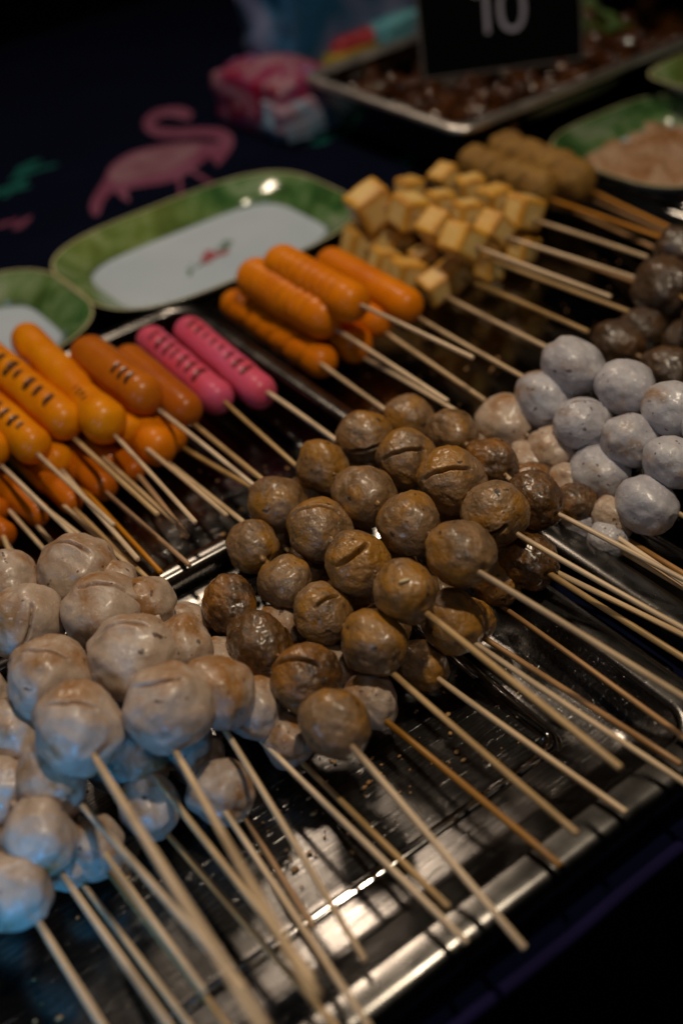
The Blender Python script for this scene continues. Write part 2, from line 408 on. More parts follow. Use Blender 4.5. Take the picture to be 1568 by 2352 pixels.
def ball_skewer(kind, label, cat, balls, zf, zb, p0, end, group, bname, smat='bamboo', r=.00155, mats=None):
    """balls front to back as picture places with their apparent radius; zf, zb heights of first and last centre"""
    n = len(balls); cs = []
    for i, b in enumerate(balls):
        z = zf + (zb-zf)*(i/max(1, n-1))
        c = at(b[0], b[1], z); cs.append((c, b[2]*depth(c)/FPX))
    e = at(end[0], end[1], end[2])
    base = Vector((cs[0][0].x, cs[0][0].y, 0))
    root = empty(kind, base, label, cat, group)
    s = surf(p0[0], p0[1], cs[0][0], cs[0][1])
    path = [e, s] + [c for c, _ in cs]
    if n > 1: path[-1] = path[-2].lerp(path[-1], 1.0)
    axis = (cs[-1][0]-cs[0][0]).normalized() if n > 1 else (cs[0][0]-e).normalized()
    if n == 1: path.append(cs[0][0] + axis*cs[0][1]*.5)
    join_stick(root, path, M[smat], r)
    for i, (b, (c, R)) in enumerate(zip(balls, cs)):
        opt = b[3] if len(b) > 3 else None
        typ = opt if isinstance(opt, str) else (mats or 'meatball'); sl = None
        if isinstance(opt, (int, float)): sl = opt
        if len(b) > 4: sl = b[4]
        if sl is None:
            me = random.choice(BM[typ])
            q = frame_z(axis, Vector((random.uniform(-1, 1), random.uniform(-1, 1), random.uniform(-1, 1)))) @ Matrix.Rotation(math.pi/2, 4, 'Y')
            tw = random.uniform(.95, 1.04)
        else:
            me = random.choice(BM[typ+'_s'])
            a = math.radians(sl)
            n3 = (-(c-CAM).normalized()*.9 + UX*(b[5] if len(b) > 5 else .45)).normalized()
            xd = RX*math.cos(a) + UX*math.sin(a); xd = (xd-n3*xd.dot(n3)).normalized()
            q = Matrix((xd, n3.cross(xd), n3)).transposed().to_4x4(); tw = 1
        st = 1.0
        if n > 1:
            dd = min([(cs[k][0]-c).length for k in (i-1, i+1) if 0 <= k < n])
            st = max(1., min(1.14, dd/(2*R)*1.02))
        S = Matrix.Scale(R*(1.0 if typ in ('meatball', 'roast', 'darkball') else 1.05)*tw, 4)
        link(bname, me, root, Matrix.Translation(c) @ Matrix.Scale(st, 4, axis) @ q @ S)
        if i and typ in ('meatball', 'roast', 'fishball') and b[2] > 60 and random.random() < .6:
            pc, pR = cs[i-1]; tv = (CAM-c).normalized(); tv = (tv-axis*tv.dot(axis)).normalized()
            food_bit(root, pc.lerp(c, pR/(pR+R)) + tv*R*random.uniform(.22, .45)+UP*.001, random.uniform(.0010, .0022), M['roast' if typ == 'roast' else typ])
    return root

# ------------------------------------------------------------------ skewers of balls
MG = 'brown meatball skewers piled in the middle of the front tray'
def MB(label, balls, zf, zb, p0, end, **k):
    return ball_skewer('meatball_skewer', label, 'meatball skewer', balls, zf, zb, p0, end, MG, 'meatball', **k)
MB('rightmost top skewer of the brown meatball pile, touching the white fish balls',
   [(1225, 1150, 66, 'roast'), (1127, 1063, 66, 'roast'), (1037, 995, 60), (940, 962, 58)], .056, .040, (1270, 1176), (1700, 1402, .030))
MB('meatball skewer with three deeply slit brown balls in the upper right of the brown pile',
   [(1135, 1181, 76, 'meatball', 35, -.5), (1037, 1105, 76, 'meatball', 20, .35), (936, 1057, 69, 'meatball', 22, .3), (836, 1005, 64, 'meatball', 8, -.4)], .068, .048, (1185, 1225), (1680, 1505, .032))
MB('meatball skewer with four plain brown balls lying second from the top of the brown pile',
   [(1057, 1272, 80), (940, 1205, 79), (838, 1141, 75), (740, 1072, 66)], .076, .048, (1085, 1306), (1680, 1672, .040))
MB('meatball skewer whose front ball carries a pale bit, centre of the brown pile',
   [(930, 1358, 76), (822, 1295, 74, 'meatball', 38, .55), (735, 1217, 74, 'meatball', 14, 1.1), (637, 1158, 69)], .070, .044, (975, 1405), (1425, 1765, .062))
c_ = at(930, 1358, .070); R_ = 76*depth(c_)/FPX; p_ = surf(928, 1334, c_, R_)
q_ = G(); d_ = (RX*.95+UX*.25).normalized()
q_.grid([[p_-ray(928, 1334)*.0020 + d_*t + (UX*math.cos(a)+VF*math.sin(a))*.0009*w_ for a in (2*math.pi*k/8 for k in range(8))] for t, w_ in ((-.0028, .3), (-.0024, .9), (0, 1.1), (.0024, .9), (.0028, .3))], True, True, True)
link('pale_bit', q_.mesh('pale_bit', plain('pale_bit', (.62, .48, .27), .5)), [o for o in COL.objects if o.name.startswith('meatball_skewer')][-1])
MB('meatball skewer with its second ball cut clean across, lower left of the brown pile',
   [(858, 1475, 78), (742, 1410, 68, 'meatball', 32, .35), (655, 1338, 64), (582, 1257, 62)], .050, .036, (895, 1540), (1325, 1915, .044))
MB('meatball skewer of glossy dark roasted balls at the lower left front of the brown pile',
   [(770, 1660, 81), (703, 1560, 82, 'roast', -8, .6), (595, 1480, 79, 'roast'), (527, 1388, 70, 'roast')], .048, .036, (800, 1706), (1205, 2180, .030))
MB('half hidden dark roasted meatball skewer between the brown pile and the white balls',
   [(1320, 1157, 50, 'roast'), (1225, 1105, 50, 'roast')], .028, .024, (1352, 1190), (1740, 1455, .027))
MB('shaded roasted meatball skewer low on the right side of the brown pile',
   [(1207, 1285, 68, 'roast'), (1110, 1215, 62, 'roast')], .036, .030, (1252, 1312), (1720, 1606, .026))
MB('meatball skewer in shadow at the right foot of the pile with a thin greasy stick',
   [(1140, 1335, 60), (1060, 1270, 55)], .026, .022, (1152, 1396), (1620, 1732, .026), smat='bamboo_dark')
MB('meatball skewer low under the front of the brown pile, its ball half in light',
   [(1035, 1428, 74, 'meatball'), (945, 1350, 60)], .042, .034, (1080, 1470), (1620, 1830, .028))
MB('buried meatball skewer whose stick runs just below the deeply slit one at the right',
   [(1150, 1240, 60), (1045, 1180, 60), (935, 1120, 58), (835, 1065, 54)], .032, .028, (1200, 1278), (1640, 1495, .027))
MB('almost hidden meatball skewer whose striped stick runs parallel above the orange patched one',
   [(1085, 1425, 52), (1010, 1370, 54), (900, 1290, 58), (800, 1225, 56), (705, 1150, 54)], .022, .026, (1108, 1464), (1562, 1757, .026), smat='bamboo_dark')
MB('lowest meatball skewer in deep shade at the front foot of the brown pile',
   [(970, 1528, 60), (880, 1440, 58), (800, 1365, 58), (705, 1300, 56), (620, 1230, 54)], .022, .024, (1000, 1554), (1437, 1866, .026))
FG = 'beige fish ball skewers heaped at the left of the front tray'
def FB(label, balls, zf, zb, p0, end, **k):
    k.setdefault('mats', 'fishball')
    return ball_skewer('fish_ball_skewer', label, 'fish ball skewer', balls, zf, zb, p0, end, FG, 'fish_ball', **k)
FB('pinkish fish ball skewer peeping out under the lowest brown meatballs with an orange brown stick',
   [(850, 1610, 63), (770, 1540, 55), (640, 1450, 58)], .024, .021, (878, 1650), (1287, 1990, .027), smat='bamboo_dark')
FB('lower fish ball skewer directly left of the front roasted meatball, short stick over bright steel',
   [(660, 1700, 60), (590, 1622, 62), (505, 1520, 56), (432, 1435, 52)], .024, .021, (696, 1757), (1030, 2085, .030))
FB('beige fish ball skewer between the big front balls and the dark roasted meatballs',
   [(578, 1625, 68), (500, 1535, 60), (425, 1435, 52)], .036, .026, (592, 1697), (1072, 2165, .034))
FB('fish ball skewer squeezed right beside the big front one, ending at the bright lamp streak',
   [(497, 1592, 80), (418, 1485, 72), (333, 1390, 66), (262, 1338, 54)], .055, .045, (514, 1678), (838, 2208, .026))
FB('topmost fish ball skewer of four big slit balls, right edge of the beige heap',
   [(388, 1625, 97, 'fishball', 6, 1.1), (307, 1510, 97, 'fishball', 4, 1.2), (240, 1405, 86, 'fishball', -8, .9), (180, 1315, 84, 'fishball', -32, .8)], .066, .050, (398, 1716), (725, 2290, .115), r=.0017)
FB('big fish ball skewer with toasted backs, second from the right on top of the heap',
   [(180, 1672, 97, 'fishball', 16, .7), (117, 1560, 93, 'fishball', 5, .9), (62, 1432, 84, 'fishball', 78, .2), (20, 1335, 70)], .068, .050, (212, 1730), (612, 2375, .130), r=.0017)
FB('blue lit fish ball skewer at the left edge directly under the toasted ones',
   [(118, 1795, 82), (28, 1690, 78), (-60, 1600, 78)], .048, .042, (180, 1842), (560, 2270, .075))
FB('blue lit fish ball skewer second from the bottom left corner of the photo',
   [(88, 1925, 84), (5, 1815, 80)], .044, .040, (135, 1995), (400, 2370, .060))
FB('shaded fish ball skewer wedged between the blue lit ones at the left edge',
   [(78, 1735, 66), (-10, 1640, 66)], .030, .028, (150, 1835), (470, 2280, .040))
FB('dim fish ball skewer low at the left edge behind the second lowest blue lit ball',
   [(150, 1985, 58), (60, 1890, 60)], .020, .020, (190, 2030), (450, 2375, .032))
FB('lowest fish ball skewer in the bottom left corner, only one blue lit ball in view',
   [(32, 2045, 82), (-60, 1940, 80)], .038, .034, (82, 2105), (255, 2385, .050))
FB('deeply shaded fish ball skewer low in the heap, its stick third from the left corner',
   [(215, 1945, 66), (140, 1850, 60)], .022, .020, (245, 1996), (535, 2375, .036))
FB('shaded fish ball skewer whose ball hangs between the two big blurred sticks',
   [(318, 1738, 72), (240, 1640, 62)], .032, .028, (345, 1770), (720, 2250, .040))
FB('buried fish ball skewer under the heap, its thin stick starting in black shadow',
   [(345, 1850, 68), (262, 1760, 60)], .022, .020, (378, 1907), (790, 2380, .034))
FB('shaded fish ball skewer directly below the biggest front ball with a pale blue stick',
   [(425, 1708, 62), (350, 1620, 60)], .030, .026, (453, 1775), (850, 2365, .036))
FB('fish ball skewer with a blue lit round ball at the foot of the heap',
   [(510, 1818, 74), (455, 1740, 66)], .022, .020, (560, 1872), (720, 2130, .018), smat='bamboo_dark')
WG = 'white fish ball skewers heaped in the right hand tray'
def WB(label, balls, zf, zb, p0, end, **k):
    k.setdefault('mats', 'whiteball')
    return ball_skewer('fish_ball_skewer', label, 'fish ball skewer', balls, zf, zb, p0, end, WG, 'fish_ball', **k)
WB('white fish ball skewer with the highest round ball, farthest back in the white heap',
   [(1640, 992, 62), (1540, 940, 61), (1435, 888, 65), (1315, 842, 67)], .072, .064, (1700, 1030), (1900, 1130, .05))
WB('white fish ball skewer across the middle of the white heap, second highest there',
   [(1540, 1062, 63), (1446, 1013, 64), (1338, 975, 63, 'whiteball', 5, 1.6), (1250, 917, 66)], .056, .045, (1590, 1090), (1860, 1230, .04))
WB('white fish ball skewer along the front of the white heap, nearest the steel rim',
   [(1483, 1160, 65), (1377, 1085, 61), (1268, 1035, 54, 'fishball'), (1162, 975, 63, 'fishball')], .036, .028, (1545, 1172), (1820, 1310, .03))
WB('low beige fish ball skewer squeezed between the brown pile and the white fish balls',
   [(1405, 1190, 50), (1305, 1118, 52), (1215, 1065, 52), (1125, 1005, 45)], .024, .022, (1428, 1234), (1750, 1430, .027), smat='bamboo_dark', mats='fishball')
WB('shadowy white fish ball skewer on the tray floor, faint blue light under the pointed ball',
   [(1395, 1240, 44), (1330, 1200, 44)], .018, .018, (1425, 1265), (1700, 1430, .022))
DG = 'dark meatball skewers behind the white fish balls'
def DB(label, balls, zf, zb, p0, end):
    return ball_skewer('meatball_skewer', label, 'meatball skewer', balls, zf, zb, p0, end, DG, 'meatball', mats='darkball')
DB('dark brown meatball skewer farthest back at the right edge, below the tofu sticks',
   [(1665, 610, 72), (1570, 580, 68)], .060, .055, (1720, 640), (1900, 720, .05))
DB('large dark meatball skewer at the right edge with a few bright glints of grease',
   [(1640, 735, 74), (1525, 655, 74)], .056, .050, (1700, 770), (1900, 880, .05))
DB('dark glossy meatball skewer just behind the highest white fish ball',
   [(1530, 850, 62), (1418, 795, 62)], .034, .030, (1600, 880), (1800, 980, .03))
DB('dark meatball skewer lying lower between the big dark one and the glossy one',
   [(1580, 790, 55), (1475, 757, 54)], .030, .030, (1640, 830), (1830, 920, .03))

# ------------------------------------------------------------------ sausages
def sausage_mesh(name, L, r, mat, seed, marks=None, ridges=0, lumpy=.03, bend=.0, bulb=0., twist=0., rough_=0., rdepth=.11):
    """capsule of length L between cap centres, along +Z (towards the stick), +X is the side facing up"""
    NU, NV = 44, 110; rows = []; char_shades = []
    tot = L+2*r
    for i in range(NV+1):
        s = -r + tot*i/NV
        if s < 0: prof = math.sqrt(max(0, 1-(s/r)**2))
        elif s > L: prof = math.sqrt(max(0, 1-((s-L)/r)**2))
        else: prof = 1
        prof = prof**.86 if prof > 0 else 0
        prof = max(prof, .01)
        t = max(0, min(1, s/L))
        rad = r*(1 + lumpy*noise.noise(Vector((s*55, seed*3.1, 0))) + bulb*math.exp(-((t-1)/.10)**2) - bulb*.5*math.exp(-((t-.80)/.08)**2))
        bx = bend*math.sin(t*math.pi)
        row = []
        for j in range(NU):
            a = 2*math.pi*j/NU
            rr = rad*prof*(1+lumpy*.7*noise.noise(Vector((math.cos(a)*1.3+seed, math.sin(a)*1.3, s*60))) + rough_*noise.noise(Vector((math.cos(a)*3+seed, math.sin(a)*3, s*260))))
            ch = 0.
            if ridges and .02 < t < .95:
                ph = (t*ridges + .35*math.sin(a+seed) + .25*noise.noise(Vector((a, t*5, seed)))) % 1
                rr -= r*rdepth*math.exp(-((ph-.5)/.15)**2)
                ch = max(ch, .50*math.exp(-((ph-.5)/.12)**2))  # groove shade put into the colour so the rings read, beside real grill char
            if marks:
                n_, t0, t1, a0, aw, sl = marks[:6]
                k = (t-t0)/(t1-t0)*n_; kk = round(k-.5)
                if 0 <= kk < n_:
                    aa = (a-a0+math.pi) % (2*math.pi)-math.pi
                    jit = noise.noise(Vector((kk*3.3, seed*1.9, 1)))
                    dk = k-(kk+.5)-.25*jit-sl*aa
                    wdt = .25+.07*jit
                    aw = marks[4]*1.35
                    if abs(aa) < aw*(1+.5*jit):
                        c = math.exp(-(dk/wdt)**4)*max(0, 1-(abs(aa)/(aw*(1+.5*jit)))**3)*(.75+.5*jit)
                        ch = max(ch, min(1, c*1.5)); rr -= r*.05*c
            # wrinkles drawn together where the stick enters
            if s > L+r*.55: rr *= 1-.03*math.sin(a*7+seed)*((s-L)/r-.55)
            row.append((bx+rr*math.cos(a), rr*math.sin(a), s)); char_shades.append(ch)
        rows.append(row)
    g = G(); g.grid(rows, True, True, True); me = g.mesh(name, mat)
    ca = me.color_attributes.new('char', 'FLOAT_COLOR', 'POINT')
    ca.data.foreach_set('color', [x for c in char_shades for x in (c, c, c, 1)])
    return me
SEED = 0
def sausage(label, mat, far, near, r, z0, z1, p0, end, group, smat='bamboo', sr=.0016, name='sausage_skewer', cat='sausage skewer', pname='sausage', **kw):
    global SEED; SEED += 1
    a = at(far[0], far[1], z0); b = at(near[0], near[1], z1)
    R = r*depth(b)/FPX; L = (b-a).length
    root = empty(name, Vector((b.x, b.y, 0)), label, cat, group)
    e = at(*end)
    s = surf(p0[0], p0[1], b, R)
    join_stick(root, [e, s, b.lerp(s, .3), b.lerp(a, .35)], M[smat], sr)
    me = sausage_mesh(pname, L, R, M[mat], SEED, **kw)
    link(pname, me, root, Matrix.Translation(a) @ frame_z(b-a, UP))
    return root
YG = 'yellow and brown sausage skewers in the left back tray'
V = 'yellow'
sausage('long lumpy yellow sausage skewer, its far end over the green plate', V, (66, 782), (240, 968), 46, .052, .050, (264, 1000), (449, 1201, .052), YG, lumpy=.10, bulb=.14, marks=(4, .74, .90, .3, .22, .3))
sausage('yellow sausage skewer with five bold black grill marks', V, (-30, 815), (145, 965), 47, .052, .050, (170, 1006), (363, 1182, .050), YG, marks=(7, .10, .98, .15, .42, .35))
sausage('yellow sausage skewer at the left edge with grill marks across its near end', V, (-60, 905), (72, 1020), 46, .050, .046, (86, 1042), (262, 1207, .048), YG, marks=(6, .2, 1.0, .1, .36, .35))
sausage('yellow sausage skewer mostly cut off by the left edge of the picture', V, (-120, 900), (-18, 1030), 42, .050, .046, (2, 1070), (181, 1242, .046), YG, marks=(6, .2, 1.0, .1, .5, .35))
sausage('shaded yellow sausage skewer showing only a small round tip between two grill marked ones', 'yellow', (10, 935), (128, 1055), 40, .030, .030, (142, 1080), (317, 1285, .040), YG)
sausage('crumpled yellow sausage skewer half hidden behind the long lumpy one', V, (170, 865), (292, 985), 38, .036, .036, (316, 1012), (521, 1185, .046), YG, lumpy=.18)
sausage('blunt bright yellow sausage skewer lying under the brown sausages', 'orange', (250, 925), (360, 1025), 46, .026, .026, (384, 1062), (559, 1200, .040), YG)
sausage('small yellow sausage tip under the nearer brown sausage, stick sloping gently', 'orange', (285, 905), (392, 1003), 38, .024, .024, (428, 1034), (579, 1120, .036), YG)
sausage('brown orange sausage skewer with two dark cuts and a burst tip', 'brownsaus', (210, 818), (325, 905), 51, .052, .050, (366, 943), (588, 1120, .050), YG, marks=(3, .62, 1.0, .3, .30, .4))
sausage('slimmer brown orange sausage skewer between the burst one and the pink ones', 'brownsaus', (300, 830), (424, 938), 42, .042, .040, (450, 980), (606, 1104, .042), YG)
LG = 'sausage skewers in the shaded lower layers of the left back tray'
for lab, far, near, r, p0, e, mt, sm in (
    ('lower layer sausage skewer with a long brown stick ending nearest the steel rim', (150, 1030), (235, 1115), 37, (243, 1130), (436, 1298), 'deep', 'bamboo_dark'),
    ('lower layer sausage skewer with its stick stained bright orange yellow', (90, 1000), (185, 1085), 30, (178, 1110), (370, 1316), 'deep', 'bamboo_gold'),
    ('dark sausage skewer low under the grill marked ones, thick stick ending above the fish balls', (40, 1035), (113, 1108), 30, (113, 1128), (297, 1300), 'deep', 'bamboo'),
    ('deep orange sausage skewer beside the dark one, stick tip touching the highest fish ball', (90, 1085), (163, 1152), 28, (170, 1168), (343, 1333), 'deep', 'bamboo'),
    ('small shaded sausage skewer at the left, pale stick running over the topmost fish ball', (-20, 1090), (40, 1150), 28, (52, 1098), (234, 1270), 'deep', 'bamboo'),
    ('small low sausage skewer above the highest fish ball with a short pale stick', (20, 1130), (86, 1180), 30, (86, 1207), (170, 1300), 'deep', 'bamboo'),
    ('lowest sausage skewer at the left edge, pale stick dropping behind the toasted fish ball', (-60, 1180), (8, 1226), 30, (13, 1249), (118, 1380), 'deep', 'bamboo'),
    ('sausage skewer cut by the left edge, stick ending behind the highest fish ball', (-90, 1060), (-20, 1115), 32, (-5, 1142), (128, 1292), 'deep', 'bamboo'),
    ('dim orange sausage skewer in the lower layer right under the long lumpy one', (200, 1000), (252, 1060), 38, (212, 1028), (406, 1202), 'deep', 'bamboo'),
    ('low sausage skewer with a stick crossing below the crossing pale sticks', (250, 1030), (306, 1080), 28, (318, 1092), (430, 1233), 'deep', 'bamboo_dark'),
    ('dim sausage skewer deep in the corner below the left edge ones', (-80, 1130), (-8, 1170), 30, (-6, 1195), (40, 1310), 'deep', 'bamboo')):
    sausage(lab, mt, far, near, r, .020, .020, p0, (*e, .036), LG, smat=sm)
PG = 'pink sausage skewers'
sausage('pink sausage skewer on the left, redder and touching the brown sausage', 'pink', (350, 785), (497, 912), 40, .034, .032, (515, 922), (680, 1070, .036), PG, marks=(7, .05, .85, .1, .5, .3), bend=.0, lumpy=.05)
sausage('pink sausage skewer on the right with a neat row of seven grill marks', 'pink', (437, 764), (594, 898), 41, .034, .032, (613, 900), (790, 1025, .040), PG, marks=(8, .02, .92, .0, .40, .3))
OG = 'orange sausage skewers in the right back tray'
sausage('slim orange sausage skewer lying lowest on the left of the orange stack', 'orange', (543, 700), (735, 828), 40, .022, .020, (735, 833), (900, 952, .034), OG, ridges=6, lumpy=.07)
sausage('thick orange sausage skewer with deep rings, middle of the orange stack', 'orange', (592, 642), (737, 726), 52, .050, .048, (772, 757), (1027, 922, .050), OG, ridges=9)
sausage('thick lighter orange sausage skewer lying on top of the orange stack', 'orange', (650, 607), (800, 692), 48, .064, .062, (826, 700), (1086, 823, .062), OG, ridges=8)
sausage('smooth darker orange sausage skewer behind the others, nearest the tofu', 'orange', (765, 607), (930, 700), 42, .046, .044, (962, 730), (1212, 872, .042), OG)
sausage('orange sausage skewer showing only its round tip below the thick ringed one', 'orange', (700, 720), (812, 790), 43, .020, .020, (836, 822), (1052, 948, .034), OG)
sausage('orange sausage skewer tip squeezed between the thick ones and the round tip', 'orange', (760, 680), (865, 738), 38, .030, .030, (886, 764), (1113, 920, .036), OG, lumpy=.1)

# ------------------------------------------------------------------ tofu
def rcube(name, mat, seed, golden=(1, 0, 0)):
    n = 12; vs = []; idx = {}; fs = []; ch = []
    def P(i, j, k):
        key = (i, j, k)
        if key not in idx:
            p = Vector((2*i/n-1, 2*j/n-1, 2*k/n-1))
            # squeeze grid lines towards the edges and round them
            q = Vector([math.copysign(abs(c)**.75, c) for c in p])
            inner = Vector([max(-.74, min(.74, c)) for c in q]); d = q-inner
            if d.length > 0: q = inner + d.normalized()*.26*min(1, d.length/.26)
            e = sorted(abs(c) for c in q)[1]
            c_ = max(0, (e-.48)/.42)
            for ax, gv in enumerate(golden):
                if gv and abs(q[ax]) > .85: c_ = max(c_, gv)
            h = .035*noise.noise(q*1.3+Vector((seed*3, 0, 0)))+.015*noise.noise(q*5+Vector((seed*3, 1, 0)))
            idx[key] = len(vs); vs.append(q*(1+h)); ch.append(min(1, c_))
        return idx[key]
    for ax in range(3):
        for s in (0, n):
            for a in range(n):
                for b in range(n):
                    def mk(u, v):
                        t = [0, 0, 0]; t[ax] = s; t[(ax+1) % 3] = u; t[(ax+2) % 3] = v; return P(*t)
                    f = (mk(a, b), mk(a+1, b), mk(a+1, b+1), mk(a, b+1))
                    fs.append(f if s else f[::-1])
    me = mesh(name, vs, fs, mat)
    ca = me.color_attributes.new('char', 'FLOAT_COLOR', 'POINT')
    ca.data.foreach_set('color', [x for c in ch for x in (c, c, c, 1)])
    return me
TOFU = [rcube('tofu_cube', M['tofu'], i, g) for i, g in enumerate(((.45, 0, 0), (.2, 0, 0), (.35, .3, 0), (0, 0, 0), (.1, 0, 0)))]
TG = 'fried tofu skewers in the right back tray'
def tofu(label, cubes, zf, zb, p0, end, spin=.3, smat='bamboo'):
    cs = []; n = len(cubes)
    for i, b in enumerate(cubes):
        z = zf+(zb-zf)*i/max(1, n-1); c = at(b[0], b[1], z); cs.append((c, b[2]*depth(c)/FPX))
    root = empty('tofu_skewer', Vector((cs[0][0].x, cs[0][0].y, 0)), label, 'tofu skewer', TG)
    e = at(*end); s = surf(p0[0], p0[1], cs[0][0], cs[0][1]*1.05)
    join_stick(root, [e, s]+[c for c, _ in cs], M[smat], .0016)
    ax = (cs[0][0]-cs[-1][0]).normalized()
    for i, (c, R) in enumerate(cs):
        q = frame_z(ax, UP) @ Matrix.Rotation(spin+random.uniform(-.65, .65), 4, 'Z') @ Matrix.Rotation(random.uniform(-.25, .25), 4, 'X')
        sc = Matrix.Diagonal((R*random.uniform(.72, .88), R*random.uniform(.72, .88), R*random.uniform(.66, .82), 1))
        link('tofu_cube', TOFU[(i+len(label)) % 5], root, Matrix.Translation(c) @ q @ sc)
tofu('fried tofu skewer nearest the orange sausages, pale cut faces forward', [(1000, 658, 42), (935, 628, 41), (882, 603, 38), (826, 562, 46)], .024, .024, (1026, 682), (1290, 815, .036), .1)
tofu('fried tofu skewer half hidden behind the nearest one, stick ending free in the air', [(1040, 628, 40), (975, 598, 38), (905, 560, 38)], .024, .024, (1068, 642), (1350, 763, .040), .4)
tofu('fried tofu skewer on top with a big pale cube standing on its edge', [(1062, 556, 50), (1003, 522, 46), (938, 486, 44), (852, 474, 52)], .060, .056, (1102, 570), (1402, 682, .050), .75)
tofu('fried tofu skewer on top with browned upper faces, between two other top ones', [(1135, 525, 42), (1072, 494, 38), (1010, 470, 38), (940, 440, 36)], .054, .050, (1166, 546), (1462, 640, .046), .15)
tofu('fried tofu skewer farthest back with the largest golden cube in front', [(1202, 487, 46), (1135, 460, 40), (1080, 436, 38), (1022, 412, 38)], .050, .046, (1232, 508), (1486, 592, .044), .05)
tofu('low fried tofu skewer whose small cube peeps out below the top ones', [(1124, 612, 36), (1060, 585, 34)], .020, .020, (1112, 590), (1445, 716, .034), .3)
tofu('low fried tofu skewer in shade under the largest golden cube', [(1200, 570, 34), (1150, 545, 34)], .020, .020, (1222, 565), (1460, 650, .032), .1, 'bamboo_dark')

# rough rolls
RG = 'rough brown meat roll skewers behind the tofu'
def roll(label, pieces, zf, zb, p0, end, smat='bamboo_gold'):
    cs = []; n = len(pieces)
    for i, b in enumerate(pieces):
        z = zf+(zb-zf)*i/max(1, n-1); c = at(b[0], b[1], z); cs.append((c, b[2]*depth(c)/FPX))
    root = empty('meat_roll_skewer', Vector((cs[0][0].x, cs[0][0].y, 0)), label, 'meat roll skewer', RG)
    e = at(*end); s = surf(p0[0], p0[1], cs[0][0], cs[0][1])
    join_stick(root, [e, s]+[c for c, _ in cs], M[smat], .0016)
    ax = (cs[0][0]-cs[-1][0]).normalized()
    for i, (c, R) in enumerate(cs):
        q = frame_z(ax, UP) @ Matrix.Rotation(random.uniform(0, 6), 4, 'Z')
        link('roll_piece', ROLL_M[i % 3], root, Matrix.Translation(c) @ q @ Matrix.Diagonal((R*.95, R*.95, R*ROLL_STRETCH, 1)))
ROLL_M = [ball_mesh('roll_piece', M['roll'], 90+i, .08, .03, base=ICO5, squash=1.0) for i in range(3)]
sausage('rough brown meat roll skewer in front, lower of the two behind the tofu', 'rollm', (1088, 372), (1240, 427), 40, .034, .036, (1256, 456), (1525, 548, .04), RG, 'bamboo_gold', name='meat_roll_skewer', cat='meat roll skewer', pname='meat_roll', ridges=4, rdepth=.26, lumpy=.14, rough_=.10)
sausage('rough brown meat roll skewer farthest back, thicker end beside the green plate', 'rollm', (1160, 345), (1322, 410), 46, .036, .040, (1360, 440), (1620, 560, .04), RG, 'bamboo_gold', name='meat_roll_skewer', cat='meat roll skewer', pname='meat_roll', ridges=4, rdepth=.26, lumpy=.14, rough_=.10)
roll('rough brown meat roll skewer hidden under the two others, only its dull stick showing', [(1285, 455, 30), (1230, 440, 30)], .018, .018, (1312, 498), (1500, 570, .03), 'bamboo_dark')
roll('rough meat roll skewer low by the tray wall, brown stick between brighter ones', [(1330, 440, 30), (1275, 425, 30)], .018, .018, (1365, 462), (1575, 555, .03), 'bamboo_dark')

# ------------------------------------------------------------------ trays
def rring(x0, x1, y0, y1, r, z, k=8):
    out = []
    for cx, cy, a0 in ((x1-r, y1-r, 0), (x0+r, y1-r, 90), (x0+r, y0+r, 180), (x1-r, y0+r, 270)):
        for i in range(k+1):
            a = math.radians(a0+90*i/k); out.append((cx+r*math.cos(a), cy+r*math.sin(a), z))
    return out
def tray(label, x0, x1, y0, y1, prof, mats, floor_div=(40, 20), warp=.0004, r0=.012):
    """x0.. outer rim rectangle at the top; prof = list of (inset from the rim, z) from the outside in"""
    root = empty('steel_tray', ((x0+x1)/2, (y0+y1)/2, 0), label, 'tray', 'steel food trays')
    rows = []
    for ins, z in prof['rim']:
        rows.append(rring(x0+ins, x1-ins, y0+ins, y1-ins, max(.004, r0+.010-ins*.3), z))
    g = G(); g.grid(rows[::-1]); link('rim', g.mesh('rim', M[mats[1]]), root)
    rows = []
    for ins, z in prof['basin']:
        rows.append(rring(x0+ins, x1-ins, y0+ins, y1-ins, max(.006, r0+.012-ins*.3), z))
    g = G(); g.grid(rows[::-1]);
    if 'bead' in prof:
        gb = G(); gb.grid([rring(x0+i_, x1-i_, y0+i_, y1-i_, .008, z_) for i_, z_ in prof['bead']][::-1])
        link('bead', gb.mesh('bead', M['steel_bead'], True, True), root)
    # floor as the innermost ring closed by one face, gently dished
    ins, z = prof['basin'][-1]
    x0_, x1_, y0_, y1_ = x0+ins, x1-ins, y0+ins, y1-ins
    g.f.append(tuple(range(len(rows[-1]))))
    link('basin', g.mesh('basin', M[mats[0]], True, True), root)
    return root
front_prof = dict(rim=[(.004, -.004), (.0005, .000), (-.001, .012), (.0, .0175), (.002, .0196), (.006, .0202), (.016, .0200), (.0182, .0193), (.0190, .0178)],
                  basin=[(.0192, .0180), (.0215, .0160), (.036, .0060), (.0385, .0048), (.042, .0040), (.052, .0026), (.0600, .0012), (.064, .0003), (.067, 0), (.069, 0), (.075, 0)],
    bead=[(.0590, .0011), (.0594, .0018), (.0606, .0024), (.0620, .0025), (.0636, .0021), (.0650, .0013), (.0660, .0005), (.0664, -.0002)])
tray('wide brushed steel tray at the front under the meatballs and beige fish balls', -.46, .318, .203, .474, front_prof, ('steel', 'steel_rim'))
back_prof = dict(rim=[(.000, -.004), (.000, .024), (.0006, .0285), (.0025, .0302), (.008, .0300), (.012, .0296), (.0130, .028)],
                 basin=[(.0131, .0278), (.016, .012), (.020, .004), (.026, .0008), (.032, 0), (.05, 0)])
tray('steel tray behind the fish balls holding the yellow, brown and pink sausages', -.30, .334, .477, .772, back_prof, ('steel_dark', 'steel_rim'))
